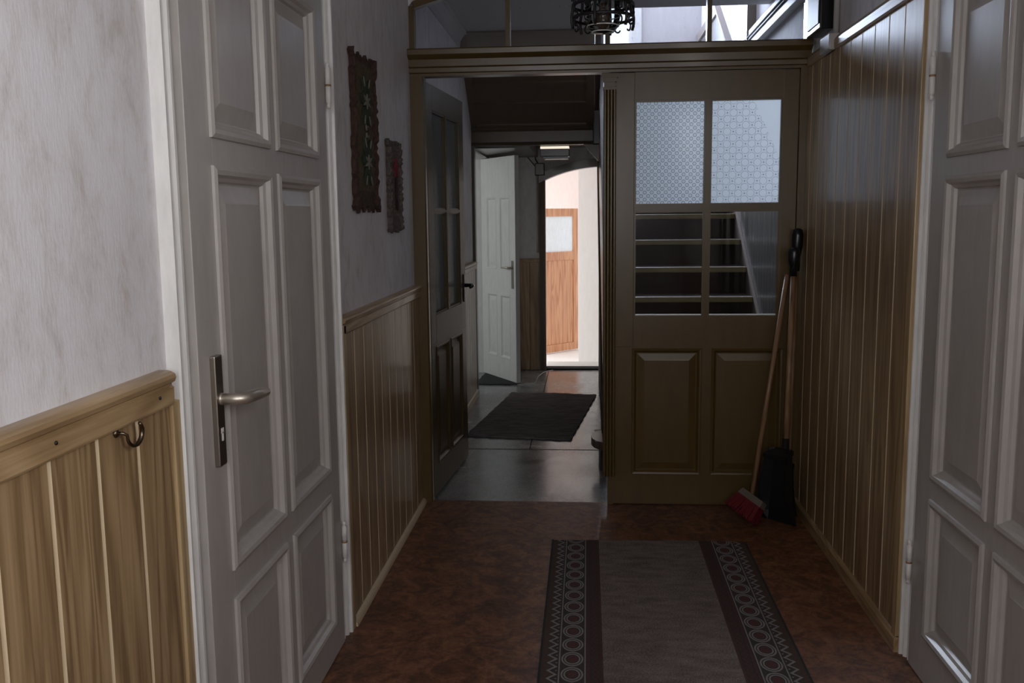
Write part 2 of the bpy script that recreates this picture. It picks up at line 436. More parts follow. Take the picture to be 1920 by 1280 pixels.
boxes('window_frame', [(-.75, -.69, YB - .1, YB - .03, 1.05, 2.40), (.29, .35, YB - .1, YB - .03, 1.05, 2.40), (-.69, .29, YB - .1, YB - .03, 1.05, 1.11),
                       (-.69, .29, YB - .1, YB - .03, 2.34, 2.40), (-.22, -.18, YB - .1, YB - .03, 1.11, 2.34)], WHITE, wb)
for a, b in ((-.69, -.22), (-.18, .29)): box('pane', (a, b, YB - .068, YB - .062, 1.11, 2.34), GLASS, wb)
box('window_sill', (-.79, .39, YB - .02, YB + .06, 1.02, 1.05), WHITE, wb)
for q, xa, xb, ya, yb in (('added_backing_left', XL - .15, XL - .11, DL0, DL1), ('added_backing_right', XR + .11, XR + .15, DR0, DR1)):
    struct(box(q, (xa, xb, ya, yb, 0, DH), PLASTER), 'added unseen panel stopping stray light behind a corridor door', 'wall')  # panels added to keep stray sky light out of the door gaps
wr = empty('added_window_3', (XR, -.25, 1.48), 0, 'added white framed high window in the unseen side wall', 'window', None, 'structure')  # unseen window made up to hold the side fill light
boxes('window_frame', [(XR + .03, XR + .1, -.80, -.75, 1.48, 2.42), (XR + .03, XR + .1, .25, .30, 1.48, 2.42), (XR + .03, XR + .1, -.75, .25, 1.48, 1.53), (XR + .03, XR + .1, -.75, .25, 2.37, 2.42), (XR + .03, XR + .1, -.27, -.23, 1.53, 2.37)], WHITE, wr)
for a, b in ((-.75, -.27), (-.23, .25)): box('pane', (XR + .062, XR + .068, a, b, 1.53, 2.37), GLASS, wr)
# stair hall shell
struct(wall_holes_x('wall_hall_left', HL - .15, HL, YP + .06, 9.72, 0, 4.7, [(7.44, 8.5, 0, 1.95), (YF + .13, 9.72, -.15, 2.10)], WALLP), 'wallpapered wall of the stair hall behind the open glazed leaf', 'wall')
struct(box('wall_hall_right', (HR, HR + .15, YP + .06, 9.72, 0, 4.7), WALLP), 'wallpapered wall of the stair hall rising beside the stairs', 'wall')
struct(box('ceiling_hall', (HL - .15, HR + .15, YP, 6.08, HZ, HZ + .16), CEILM), 'grey painted ceiling of the stair hall seen through the transom', 'ceiling')
struct(box('ceiling_hall_step', (HL - .15, .10, 6.08, 6.72, HZ + .004, HZ + .16), CEILM), 'strip of grey ceiling beside the stairwell', 'ceiling')
struct(box('ceiling_upper', (HL - .15, HR + .15, YP, 9.9, 4.7, 4.8), CEILM), 'ceiling high above the stairwell', 'ceiling')
struct(box('wall_upper_front', (HL - .15, HR + .15, 5.9, 6.06, HZ + .16, 4.7), PLASTER), 'plaster wall closing the upper stairwell', 'wall')
struct(wall_holes_y('wall_upper_far', 9.6, 9.72, HL, HR, 2.10, 4.7, [(-.70, .425, 2.9, 4.45)], PLASTER), 'pale plaster wall of the stair landing with a narrow bright window', 'wall')
ws = empty('window_1', (-.14, 9.6, 2.9), 0, 'bright window on the stair landing', 'window', None, 'structure')
boxes('window_frame', [(-.70, -.66, 9.62, 9.64, 2.9, 4.45), (.408, .425, 9.62, 9.64, 2.9, 4.45), (-.66, .408, 9.62, 9.64, 2.9, 2.93), (-.66, .408, 9.62, 9.64, 4.41, 4.45), (.185, .205, 9.62, 9.64, 2.93, 4.41), (-.25, -.22, 9.62, 9.64, 2.93, 4.41)], WHITE, ws)
for a, b in ((-.66, -.25), (-.22, .185), (.205, .408)): box('pane', (a, b, 9.628, 9.632, 2.93, 4.41), GLASS, ws)
box('casing', (.44, .535, 9.58, 9.6, 2.86, 4.5), WHITE, ws); box('casing', (-.81, -.715, 9.58, 9.6, 2.86, 4.5), WHITE, ws)
# cornice between left hall wall and ceiling
cor = struct(prism('trim_6', [(HL, HZ), (HL, HZ - .10), (HL + .012, HZ - .10), (HL + .016, HZ - .06), (HL + .045, HZ - .02), (HL + .06, HZ - .016), (HL + .06, HZ)], 'y', YP + .07, 6.70, CEILM), 'grey cornice along the hall ceiling', 'cornice')

# exit wall with the segmental arch
def arch_z(x): return 1.877 - .31 * (x - .18) ** 2 - .18 * (x - .18) ** 4
AX0, AX1 = -.385, .745
def arch_pts(x0, x1, off=0.0, n=20): return [(x0 + (x1 - x0) * i / n, arch_z(x0 + (x1 - x0) * i / n) + off) for i in range(n + 1)]
ap = arch_pts(AX0, AX1)
prof = [(HL - .15, 0), (AX0, 0)] + ap + [(AX1, 0), (HR + .15, 0), (HR + .15, 2.06), (HL - .15, 2.06)]
struct(prism('wall_hall_far', [p for p in prof], 'y', YF, YF + .13, WALLP), 'exit wall of the stair hall with an arched doorway', 'wall')
fr = empty('door_5', (.18, YF, 0), 0, 'brown arched door frame around the bright exit', 'door frame', None, 'structure')
prism('door_post', [(AX0 - .055, YF - .03), (AX0 - .055, YF + .02), (AX0 + .004, YF + .02), (AX0 + .004, YF - .03), (AX0 - .02, YF - .045)], 'z', 0, arch_z(AX0), OLIVED, fr)
prism('door_post', [(AX1 - .004, YF - .03), (AX1 - .004, YF + .02), (AX1 + .055, YF + .02), (AX1 + .055, YF - .03)], 'z', 0, arch_z(AX1), OLIVED, fr)
outer = [(x, z + .075) for x, z in arch_pts(AX0 - .055, AX1 + .055)]
prism('arch_frame', arch_pts(AX0 - .055, AX1 + .055) + outer[::-1], 'y', YF - .045, YF, OLIVED, fr)
box('frame_block', (-.475, -.385, YF - .055, YF, 1.80, 1.915), OLIVED, fr, bev=.01)
box('lock_plate', (-.425, -.40, YF - .038, YF - .028, 1.44, 1.56), BLACKM, fr)
box('threshold', (AX0, AX1, YF - .01, YF + .14, -.002, .012), DARKHOLE, fr)
box('sill', (AX0, AX1, YF + .13, YF + .42, -.15, .012), STONE, fr)

# exit vestibule, a step lower and open to the daylight on its left
struct(box('floor_entrance', (-3.0, 1.2, YF + .13, 11.5, -.25, -.15), COURT), 'bright pale floor outside the exit door', 'floor')
struct(box('wall_entrance_far', (-3.0, .9, 11.3, 11.45, -.15, 2.06), PINKW), 'pinkish white plaster wall above the orange door', 'wall')
struct(box('wall_entrance_pier', (-.090, 1.2, 9.98, 10.2, -.15, 2.06), PIERW), 'white plaster pier beside the orange door', 'wall')
struct(box('wall_entrance_side', (.95, 1.2, YF + .13, 9.98, -.15, 2.06), PIERW), 'white plaster side wall of the exit vestibule', 'wall')
struct(box('ceiling_entrance', (-1.2, 1.2, YF + .13, 11.45, 2.06, 2.10), PINKW), 'plain ceiling over the exit vestibule', 'ceiling')

# side room behind the white door
struct(boxes('wall_side_room', [(-3.0, -2.95, 6.5, 8.79, 0, 2.5), (-3.0, HL - .15, 6.45, 6.5, 0, 2.5), (-3.0, HL - .15, 8.79, 8.84, 0, 2.5)], WHITE), 'white walls of the side room behind the white door', 'wall')
struct(box('ceiling_side_room', (-3.0, HL - .15, 6.45, 8.84, 2.5, 2.55), WHITE), 'white ceiling of the side room', 'ceiling')

# ------------------------------------------------------------------ wall panelling
def plank_mesh(name, wd, h, t, cham=.0055):
    v = []
    pr = [(0, 0), (0, t - .006), (cham, t), (wd - cham, t), (wd, t - .006), (wd, 0)]
    for z in (0, h): v += [(q[1], q[0] - wd / 2, z) for q in pr]
    f = [(0, 1, 2, 3, 4, 5), (11, 10, 9, 8, 7, 6)] + [(i, (i + 1) % 6, 6 + (i + 1) % 6, 6 + i) for i in range(6)]
    me = bpy.data.meshes.new(name); me.from_pydata(v, [], f); me.materials.append(OAK); me.materials.append(GROOVE)
    for i in (3, 5): me.polygons[i].material_index = 1
    bm = bmesh.new(); bm.from_mesh(me); bmesh.ops.recalc_face_normals(bm, faces=bm.faces); bm.to_mesh(me); bm.free()
    return me
def planking(parent, xw, sgn, edges, z0, z1, t=.018):
    """one plank object between each pair of edges; sgn +1 faces +x"""
    cache = {}
    for a, b in zip(edges[:-1], edges[1:]):
        wd = round(b - a, 3)
        if wd not in cache: cache[wd] = plank_mesh('plank', wd, z1 - z0, t)
        o = link('plank', cache[wd], Vector((xw, (a + b) / 2, z0)) - parent.location, parent)
        if sgn < 0: o.rotation_euler = (0, 0, math.pi)
def frange(a, b, st):
    out = [a]
    while out[-1] + st < b - .03: out.append(out[-1] + st)
    return out + [b]
def rail_profile(xw, s, z0, z1):
    h = z1 - z0
    p = [(0, 0), (.028, 0), (.030, .004), (.030, h * .52), (.026, h * .56), (.026, h * .62), (.033, h * .68), (.036, h * .80), (.034, h * .90), (.026, h * .97), (.018, h), (0, h)]
    return [(xw + s * a, z0 + b) for a, b in p]
# near left wainscot
t1 = empty('trim_1', (XL, 0, 0), 0, 'oak wainscot with a brass-coloured hook beside the lever-handled door', 'wainscot', None, 'structure')
planking(t1, XL, 1, [1.770 - .1425 * k for k in range(19, -1, -1)], 0, 1.10)
prism('top_rail', rail_profile(XL, 1, 1.083, 1.152), 'y', YB, 1.765, OAKH, t1)
box('edge_trim', (XL, XL + .024, 1.768, 1.802, 0, 1.086), OAKTRIM, t1, bev=.003)
for yy in (.45, .90, 1.345, 1.70):
    o = lathe('nail', [(0, 0), (.0035, .0), (.0035, .002), (0, .003)], 0, 0, BLACKM, t1, True, 8)
    o.location = Vector((.0305, yy, 1.108)); o.rotation_euler = (0, math.pi / 2, 0)
# far left wainscot
t2 = empty('trim_2', (XL, 3.8, 0), 0, 'oak wainscot under the woven wall hangings', 'wainscot', None, 'structure')
planking(t2, XL, 1, [3.100] + [3.249 + .1425 * k for k in range(9)] + [4.56], 0.02, 1.06)
prism('top_rail', rail_profile(XL, 1, 1.052, 1.112), 'y', 3.075, 4.575, OAKH, t2)
box('edge_trim', (XL, XL + .030, 3.066, 3.100, 0, 1.085), OAKTRIM, t2, bev=.003)
prism('quarter_bead', [(XL + .018, 0), (XL + .036, 0), (XL + .034, .012), (XL + .028, .020), (XL + .018, .024)], 'y', 3.10, 4.56, GROOVE, t2)
# right tall panelling
t3 = empty('trim_3', (XR, 3.8, 0), 0, 'tall oak board panelling behind the brooms', 'wall panelling', None, 'structure')
planking(t3, XR, -1, [3.052, 3.209, 3.370, 3.530, 3.685, 3.840, 3.995, 4.150, 4.307, 4.462, 4.56], .03, 2.115, .020)
box('edge_trim', (XR - .030, XR, 3.008, 3.052, 0.05, 2.16), OAKTRIM, t3, bev=.003)
prism('cap_rail', [(XR, 2.112), (XR - .026, 2.112), (XR - .030, 2.120), (XR - .030, 2.150), (XR - .018, 2.168), (XR, 2.17)], 'y', 3.052, 4.53, OAKH, t3)
prism('baseboard', [(XR, 0), (XR - .034, 0), (XR - .034, .045), (XR - .026, .056), (XR, .058)], 'y', 3.008, 4.545, OAKH, t3)
# corridor behind the camera, right side: plain panelling too
t4 = empty('trim_4', (XR, 0, 0), 0, 'oak board panelling at the unseen end of the corridor', 'wall panelling', None, 'structure')
planking(t4, XR, -1, frange(YB, 1.76, .1555), .03, .93, .020)
prism('cap_rail', [(XR, .925), (XR - .026, .925), (XR - .030, .945), (XR - .018, .95), (XR, .95)], 'y', YB, 1.76, OAKH, t4)
# hall wainscot on the left
t5 = empty('trim_5', (HL, 6, 0), 0, 'oak wainscot behind the open glazed leaf in the hall', 'wainscot', None, 'structure')
planking(t5, HL, 1, frange(YP + .08, 7.36, .1425), .05, 1.04)
prism('top_rail', rail_profile(HL, 1, 1.03, 1.087), 'y', YP + .08, 7.36, OAKH, t5)
prism('baseboard', [(HL, 0), (HL + .026, 0), (HL + .026, .05), (HL + .016, .06), (HL, .06)], 'y', YP + .08, 7.36, GROOVE, t5)
# wainscot on the exit wall
t7 = empty('trim_7', (-.64, YF, 0), 0, 'oak wainscot between the white door and the bright exit', 'wainscot', None, 'structure')
ed = [-.88, -.76, -.64, -.53, -.445]
for a, b in zip(ed[:-1], ed[1:]): box('plank', (a + .001, b - .001, YF - .018, YF, .0, 1.025), OAK, t7, bev=.004)
box('top_rail', (-.88, -.425, YF - .03, YF, 1.01, 1.045), OAKH, t7, bev=.004)
# dado boards beside the stairs on the hall's right wall (follow the flight, then level)
t8 = empty('trim_8', (HR, 7, 0), 0, 'grey painted board dado climbing with the stairs', 'wainscot', None, 'structure')
DADO = m_paint('dado_grey_lacquer', (.105, .098, .094), .35, .2)
def dado_top(y): return min(.98 + (y - 4.62) * .590, 3.145)
def dado_bot(y): return max(0.0, min((y - 5.25) * .667 - .10, 2.16))
y = YP + .065
while y < 9.58:
    y2 = min(y + .093, 9.59); a, b = y + .003, y2 - .003; x0, x1 = HR - .016, HR
    v = [(x0, a, dado_bot(a)), (x0, b, dado_bot(b)), (x0, b, dado_top(b)), (x0, a, dado_top(a))]
    v += [(x1, q[1], q[2]) for q in v]
    mk('plank', v, [(0, 1, 2, 3), (7, 6, 5, 4), (0, 4, 5, 1), (1, 5, 6, 2), (2, 6, 7, 3), (3, 7, 4, 0)], DADO, t8)
    y = y2
CAPM = m_paint('dado_cap_taupe', (.30, .245, .22), .35, .2)
yk = 4.62 + (3.145 - .98) / .590
for (ya, yb) in ((YP + .07, yk), (yk, 9.59)):
    za, zb = dado_top(ya), dado_top(yb)
    v = []
    for (yy, zz) in ((ya, za), (yb, zb)): v += [(HR, yy, zz - .03), (HR - .035, yy, zz - .03), (HR - .045, yy, zz + .035), (HR, yy, zz + .045)]
    mk('cap_rail', v, [(0, 1, 2, 3), (7, 6, 5, 4), (0, 4, 5, 1), (1, 5, 6, 2), (2, 6, 7, 3), (3, 7, 4, 0)], CAPM, t8)

# ------------------------------------------------------------------ doors
def panel_mesh(name, u0, u1, v0, v1, prof, m, parent, yoff, sgn=1):
    """concentric loops: prof = (inset, depth); local x = u, z = v, y = depth"""
    v, f = [], []
    for ins, d in prof:
        y = yoff + d * sgn
        v += [(u0 + ins, y, v0 + ins), (u1 - ins, y, v0 + ins), (u1 - ins, y, v1 - ins), (u0 + ins, y, v1 - ins)]
    for k in range(len(prof) - 1):
        for i in range(4): f.append((k * 4 + i, k * 4 + (i + 1) % 4, k * 4 + 4 + (i + 1) % 4, k * 4 + 4 + i))
    n = len(prof) * 4 - 4; f.append((n, n + 1, n + 2, n + 3))
    # back plate closes the panel
    yb = yoff + .030 * sgn; b = len(v)
    v += [(u0 - .004, yb, v0 - .004), (u1 + .004, yb, v0 - .004), (u1 + .004, yb, v1 + .004), (u0 - .004, yb, v1 + .004)]
    f.append((b, b + 1, b + 2, b + 3))
    for i in range(4): f.append((i, (i + 1) % 4, b + (i + 1) % 4, b + i))
    return mk(name, v, f, m, parent, True)
BOLD = [(-.002, .004), (-.014, -.0005), (-.013, -.007), (-.004, -.011), (.006, -.008), (.012, .003), (.020, .008), (.024, .016), (.028, .017), (.066, .006), (.070, .0045)]
SLIM = [(-.002, .006), (-.006, -.0005), (-.003, -.003), (.006, -.001), (.014, .010), (.018, .013), (.022, .013), (.052, .005), (.056, .004)]
def leaf(root, W, H, T, cols, rows, m, prof, glaze=None, v_base=.006, field=None):
    """stiles, rails, muntins, raised panels or panes of a door leaf in root's frame (front at y=0, facing -y)"""
    box('stile', (0, cols[0][0], 0, T, v_base, H), m, root, True, .002)
    box('stile', (cols[-1][1], W, 0, T, v_base, H), m, root, True, .002)
    vs_ = [v_base] + [q for r in rows for q in r] + [H]
    for a, b in zip(vs_[0::2], vs_[1::2]):
        if b - a > .001: box('rail', (cols[0][0], cols[-1][1], 0, T, a, b), m, root, True)
    for ri, (a, b) in enumerate(rows):
        for (p, q) in zip(cols[:-1], cols[1:]): box('muntin', (p[1], q[0], 0.0003, T - .0003, a, b), m, root, True)
        for ci, (p, q) in enumerate(cols):
            g = glaze(ri, ci) if glaze else None
            if g is None:
                panel_mesh('panel', p, q, a, b, prof, field or m, root, 0)
            else:
                pb = (p - .004, q + .004, T * .5 - .002, T * .5 + .002, a - .004, b + .004)
                # film lies on the front face of the glass
                mk('pane', boxv(*pb), BF, [GLASS, g], root, True, [0, 0, 1, 0, 0, 0])
                s = .009
                boxes('glazing_bead', [(p, p + s, .004, T * .5, a, b), (q - s, q, .004, T * .5, a, b), (p + s, q - s, .004, T * .5, a, a + s), (p + s, q - s, .004, T * .5, b - s, b)], m, root, True)
def hinge(root, u, y, z, m=STEELW):
    o = lathe('hinge', [(0, z - .072), (.006, z - .070), (.007, z - .062), (.005, z - .056), (.009, z - .054), (.009, z - .002), (.007, z - .0015), (.007, z + .0015), (.009, z + .002), (.009, z + .054), (.005, z + .056), (.007, z + .062), (.006, z + .070), (0, z + .072)], u, y, m, root, True, 12)
    c = lathe('rust_ring', [(.0093, z - .003), (.0098, z), (.0093, z + .003)], u, y, RUST, root, True, 12); c.parent = o; c.location = Vector((0, 0, .072 - .003))
    return o
ROWS = [(.130, .548), (.645, 1.552), (1.640, 2.064)]
def casing(root, W, H, m, side_in=.0, near=.100, far=.088):
    """stepped architrave in the leaf's frame: u<0 and u>W"""
    def prof(w_):  # (u offset outwards, depth); the leaf's lip stands proud of the frame
        k = w_ / .1
        return [(0, .05), (0, .018), (.024 * k, .018), (.028 * k, .007), (.034 * k, .007), (.040 * k, .018), (.054 * k, .018), (.058 * k, .006), (.066 * k, .001), (.074 * k, .004), (.080 * k, .010), (.084 * k, .010), (.087 * k, -.006), (.096 * k, -.007), (w_, -.003), (w_, .05)]
    prism('architrave', [(-.004 - a, b) for a, b in prof(near)], 'z', 0, H + .1, m, root, True)
    prism('architrave', [(W + .004 + a, b) for a, b in prof(far)], 'z', 0, H + .1, m, root, True)
    prism('head_architrave', [(b, H + .004 + a) for a, b in prof(near)], 'x', -.004, W + .004, m, root, True)
d1 = empty('door_1', (-.828, DL0, 0), math.pi / 2, 'grey-white panelled door with a lever handle', 'door', None, 'structure')
leaf(d1, 1.068, 2.285, .042, [(.137, .495), (.577, .940)], ROWS, DOORG, BOLD)
casing(d1, 1.068, 2.29, CASE, near=.100)
for z in (1.862, .36): hinge(d1, 1.071, -.010, z)
# lever handle
hp = box('handle_plate', (.058, .098, -.013, .001, .898, 1.148), ALUD, d1, True, .003)
hl = tubes('lever', [([(.078, -.006, 1.050), (.078, -.052, 1.050), (.084, -.062, 1.050), (.098, -.067, 1.050), (.150, -.069, 1.047), (.212, -.069, 1.041)], [.0125, .0130, .0140, .0150, .0145, .0115], False)], ALU, hp, True, 12)
ro = lathe('rose', [(0, -.0005), (.014, -.0005), (.014, .006), (.0, .006)], 0, 0, ALU, d1, True, 16)
ro.location = Vector((.078, -.012, 1.050)); ro.rotation_euler = (math.pi / 2, 0, 0)
boxes('keyhole', [(.0745, .0815, -.0145, -.012, .955, .975), (.0725, .0835, -.0145, -.012, .972, .984)], STEELW, hp, True)
d2 = empty('door_2', (1.032, DR1, 0), -math.pi / 2, 'grey-white panelled door beside the tall oak panelling', 'door', None, 'structure')
leaf(d2, 1.068, 2.285, .042, [(.140, .500), (.586, .946)], [(.165, .575), (.662, 1.532), (1.612, 2.05)], DOORG, BOLD)
casing(d2, 1.068, 2.29, CASE, near=.072, far=.1)
for z in (1.845, .34): hinge(d2, -.004, -.010, z)

# glazed partition: fixed right leaf
d3 = empty('door_3', (.108, YP, 0), 0, 'olive-brown door leaf with frosted upper panes and clear lower panes', 'door', None, 'structure')
leaf(d3, .882, 2.11, .045, [(.118, .455), (.474, .810)], [(.945, 1.462), (1.486, 1.982)], OLIVE, SLIM,
     glaze=lambda r, c: GLASS if r == 0 else (FROSTA, FROSTB)[c], v_base=.80)
box('stile', (0, .118, 0, .045, .006, .80), OLIVE, d3, True); box('stile', (.835, .882, 0, .045, .006, .80), OLIVE, d3, True)
box('rail', (.118, .835, 0, .045, .006, .163), OLIVE, d3, True); box('rail', (.118, .835, 0, .045, .788, .80), OLIVE, d3, True)
box('muntin', (.446, .505, 0, .045, .163, .788), OLIVE, d3, True)
for p, q in ((.118, .446), (.505, .835)): panel_mesh('panel', p, q, .163, .788, SLIM, OLIVE, d3, 0)
for p, q in ((.118, .455), (.474, .810)):
    box('putty_bead', (p + .009, q - .009, .008, .020, .9545, .9605), WHITE, d3, True)
# fluted pilaster strip covering the leaf edge
def flute(w_):
    pts = [(0, 0)]; n = 4
    for i in range(n):
        a = w_ * i / n; b = w_ * (i + 1) / n
        pts += [(a + .002, -.022), (a + (b - a) * .35, -.026), (a + (b - a) * .65, -.026), (b - .002, -.022), (b, -.018)]
    return pts + [(w_, 0)]
prism('pilaster', [(-.030 + a, b) for a, b in flute(.060)], 'z', .150, 2.045, OLIVE, d3, True)
box('pilaster_foot', (-.006, .022, -.008, 0, .002, .150), OLIVE, d3, True)
boxes('capital', [(-.028, .026, -.024, 0, 2.042, 2.066), (-.040, .038, -.036, 0, 2.085, 2.104), (-.034, .032, -.030, 0, 2.066, 2.085), (-.032, .030, -.028, 0, 2.030, 2.042)], OLIVE, d3, True)
# frame of the partition: posts, moulded beam, transom lights under a segmental arch
pt = empty('window_4', (.1, YP, 0), 0, 'olive-brown glazed transom over the hall partition', 'transom', None, 'structure')
prism('post', [(XL, YP - .012), (XL + .060, YP - .012), (XL + .066, YP), (XL + .066, YP + .06), (XL, YP + .06)], 'z', 0, 2.12, OLIVE, pt)
prism('post', [(.992, YP - .010), (XR, YP - .010), (XR, YP + .06), (.992, YP + .06)], 'z', 0, 2.12, OLIVE, pt)
beam = [(YP + .06, 2.112), (YP - .012, 2.112), (YP - .014, 2.124), (YP - .022, 2.128), (YP - .024, 2.148), (YP - .034, 2.154), (YP - .036, 2.186), (YP - .050, 2.196), (YP - .062, 2.206), (YP - .064, 2.228), (YP - .058, 2.234), (YP + .06, 2.234)]
prism('beam', beam, 'x', XL, XR - .012, OLIVE, pt)
def tz(x): return 2.425 + .15 * (1 - ((x - .0975) / .94) ** 2)
tx = [XL + .022 + (XR - XL - .044) * i / 20 for i in range(21)]
top = [(x, tz(x)) for x in tx]; topo = [(x, tz(x) + .034) for x in tx]
prism('arch_rail', top + topo[::-1], 'y', YP, YP + .05, OLIVE, pt)
for x in (-.375, .0975, .570): box('mullion', (x - .011, x + .011, YP, YP + .05, 2.234, tz(x) + .005), OLIVE, pt)
box('side_bar', (XL, XL + .026, YP, YP + .05, 2.234, 2.44), OLIVE, pt); box('side_bar', (XR - .030, XR - .004, YP, YP + .05, 2.234, 2.44), OLIVE, pt)
ex = [XL + .026, -.375, .0975, .570, XR - .030]
for a, b in zip(ex[:-1], ex[1:]):
    n = 6; xs = [a + .009 + (b - a - .018) * i / n for i in range(n + 1)]
    prism('pane', [(xs[0], 2.236)] + [(x, tz(x) + .004) for x in xs] + [(xs[-1], 2.236)], 'y', YP + .022, YP + .026, GLASSD, pt)
struct(prism('wall_partition', [(XL, 2.44), ] + [(x, tz(x) + .034) for x in tx] + [(XR, 2.44), (XR, CZ), (XL, CZ)], 'y', YP, YP + .06, WALLP), 'strip of wall above the arched transom', 'wall')
struct(boxes('wall_partition_side', [(HL - .15, XL, YP + .06, YP + .075, 0, HZ), (XR, HR, YP + .06, YP + .075, 0, HZ)], PLASTER), 'plaster returns where the partition meets the hall walls', 'wall')
# open left leaf
th = rad(90 - 4.7)
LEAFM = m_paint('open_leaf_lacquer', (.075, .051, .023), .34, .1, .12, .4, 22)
d4 = empty('door_4', (XL + .068, YP + .045, 0), th, 'olive-brown glazed door leaf standing open against the hall wall', 'door', None, 'structure')
leaf(d4, .835, 2.095, .042, [(.110, .395), (.425, .715)], [(.945, 1.467), (1.480, 1.972)], LEAFM, SLIM, glaze=lambda r, c: FROSTC, v_base=.80)
box('stile', (0, .110, 0, .042, .012, .80), LEAFM, d4, True); box('stile', (.715, .835, 0, .042, .012, .80), LEAFM, d4, True)
box('rail', (.110, .715, 0, .042, .012, .165), LEAFM, d4, True); box('rail', (.110, .715, 0, .042, .775, .80), LEAFM, d4, True)
box('muntin', (.380, .440, 0, .042, .165, .775), LEAFM, d4, True)
for p, q in ((.110, .380), (.440, .715)): panel_mesh('panel', p, q, .165, .775, SLIM, LEAFM, d4, 0)
tubes('lever', [([(.79, -.002, 1.045), (.79, -.05, 1.045), (.775, -.056, 1.045), (.70, -.058, 1.040)], [.011, .011, .011, .008], False)], BLACK, d4, True, 10)
box('handle_plate', (.775, .805, -.006, 0, .95, 1.11), BLACK, d4, True, .002)
box('lock_plate', (.8345, .8375, .008, .034, .90, 1.08), BRONZE, d4, True)
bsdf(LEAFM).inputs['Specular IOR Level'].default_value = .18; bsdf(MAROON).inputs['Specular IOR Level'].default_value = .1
# white door of the side room
th = math.atan2(-.554, .347)
d6 = empty('door_6', (-.955, 8.470, 0), th, 'plain white panelled door half open at the far end of the hall', 'door', None, 'structure')
leaf(d6, .655, 1.945, .040, [(.110, .290), (.365, .545)], [(.20, .75), (.98, 1.60)], WHITE, SLIM)
box('handle_plate', (.585, .620, -.006, 0, .82, 1.06), ALUD, d6, True, .002)
tubes('lever', [([(.60, -.004, 1.0), (.60, -.045, 1.0), (.585, -.05, 1.0), (.49, -.05, .998)], [.010, .010, .010, .008], False)], ALU, d6, True, 10)
cas = empty('door_7', (HL, 7.97, 0), 0, 'painted frame lining the side room doorway', 'door frame', None, 'structure')
box('jamb', (HL - .16, HL + .004, 8.478, 8.499, 0, 1.949), WHITE, cas); box('jamb', (HL - .16, HL + .004, 7.441, 7.46, 0, 1.949), OLIVED, cas)
box('architrave', (HL, HL + .022, 7.36, 7.44, 0, 2.02), OLIVED, cas, bev=.004)
box('architrave', (HL, HL + .022, 8.50, 8.60, 0, 2.02), WHITE, cas, bev=.004)
box('head_architrave', (HL, HL + .022, 7.44, 8.50, 1.95, 2.02), OLIVED, cas)
# orange outer door
th = math.atan2(.39, .352)
d8 = empty('door_8', (-.575, 10.49, -.15), th, 'orange pine door with a white pane seen through the exit', 'door', None, 'structure')
box('stile', (0, .08, 0, .04, .012, 1.665), ORANGE, d8, True, .002); box('stile', (.625, .70, 0, .04, .012, 1.665), ORANGE, d8, True, .002)
for a, b in ((.012, .100), (1.073, 1.171), (1.575, 1.665)): box('rail', (.08, .625, 0, .04, a, b), ORANGE, d8, True, .002)
for k in range(6): box('board', (.0802 + .0908 * k, .0798 + .0908 * (k + 1), .010, .030, .100, 1.073), ORANGE, d8, True, .003)
box('pane', (.08, .625, .016, .022, 1.171, 1.575), MILK, d8, True)

# ------------------------------------------------------------------ staircase
st = empty('staircase', (.6, 5.2, 0), 0, 'dark staircase with olive tread edges and a panelled return flight over the passage', 'staircase')
RISE, GO, Y1, SX0, SX1 = .180, .270, 5.135, .10, 1.085
for i in range(11):
    zt = RISE * (i + 1); yn = Y1 + GO * i
    x0 = SX0 + .02 if i else .045
    tr = box('tread', (x0, SX1, yn + .002, yn + GO + .03, zt - .035, zt), TREADC, st)
    if i == 0:
        box('nosing', (.10, SX1, yn - .022, yn + .002, zt - .036, zt + .001), NOSING, tr, bev=.006)
        v, f = [], []; n = 14
        for zz in (zt - .045, zt + .001): v += [(.112 - .088 * math.sin(math.pi * k / n), yn + .135 - .157 * math.cos(math.pi * k / n), zz) for k in range(n + 1)]
        f = [tuple(range(n + 1)), tuple(range(2 * n + 1, n, -1))] + [(k, (k + 1) % (n + 1), n + 1 + (k + 1) % (n + 1), n + 1 + k) for k in range(n + 1)]
        mk('bullnose', v, f, OLIVED, st)
        v = []
        for zz in (0, zt - .045): v += [(.112 - .045 * math.sin(math.pi * k / n), yn + .135 - .115 * math.cos(math.pi * k / n), zz) for k in range(n + 1)]
        mk('bullnose_block', v, f, STAIN, st)
    else:
        box('nosing', (x0, SX1, yn - .022, yn + .002, zt - .036, zt + .001), NOSING, tr, bev=.006)
    box('riser', (SX0 + .02, SX1, yn + .012, yn + .03, zt - RISE, zt - .035), MAROON, st)
def slope_board(name, x0, x1, ya, yb, lo, hi, m, parent):
    v = []
    for x in (x0, x1): v += [(x, ya, lo(ya)), (x, yb, lo(yb)), (x, yb, hi(yb)), (x, ya, hi(ya))]
    return mk(name, v, [(0, 1, 2, 3), (7, 6, 5, 4), (0, 4, 5, 1), (1, 5, 6, 2), (2, 6, 7, 3), (3, 7, 4, 0)], m, parent)
sl = RISE / GO
UNDER = m_paint('stair_side_brown', (.045, .030, .020), .7, 0)
slope_board('string', SX0 - .015, SX0 + .02, Y1 + .20, 8.05, lambda y: max(0, (y - Y1) * sl - .16), lambda y: (y - Y1) * sl + .22, UNDER, st)
slope_board('string', SX1, HR - .017, Y1 - .05, 8.05, lambda y: max(0, (y - Y1) * sl - .12), lambda y: (y - Y1) * sl + .20, CAPM, st)
slope_board('added_balustrade_panel', SX0 - .008, SX0 + .018, Y1 + .35, 8.05, lambda y: (y - Y1) * sl + .22, lambda y: (y - Y1) * sl + 1.02, STAIN, st)  # panel added to block landing daylight from the corridor floor, mostly hidden
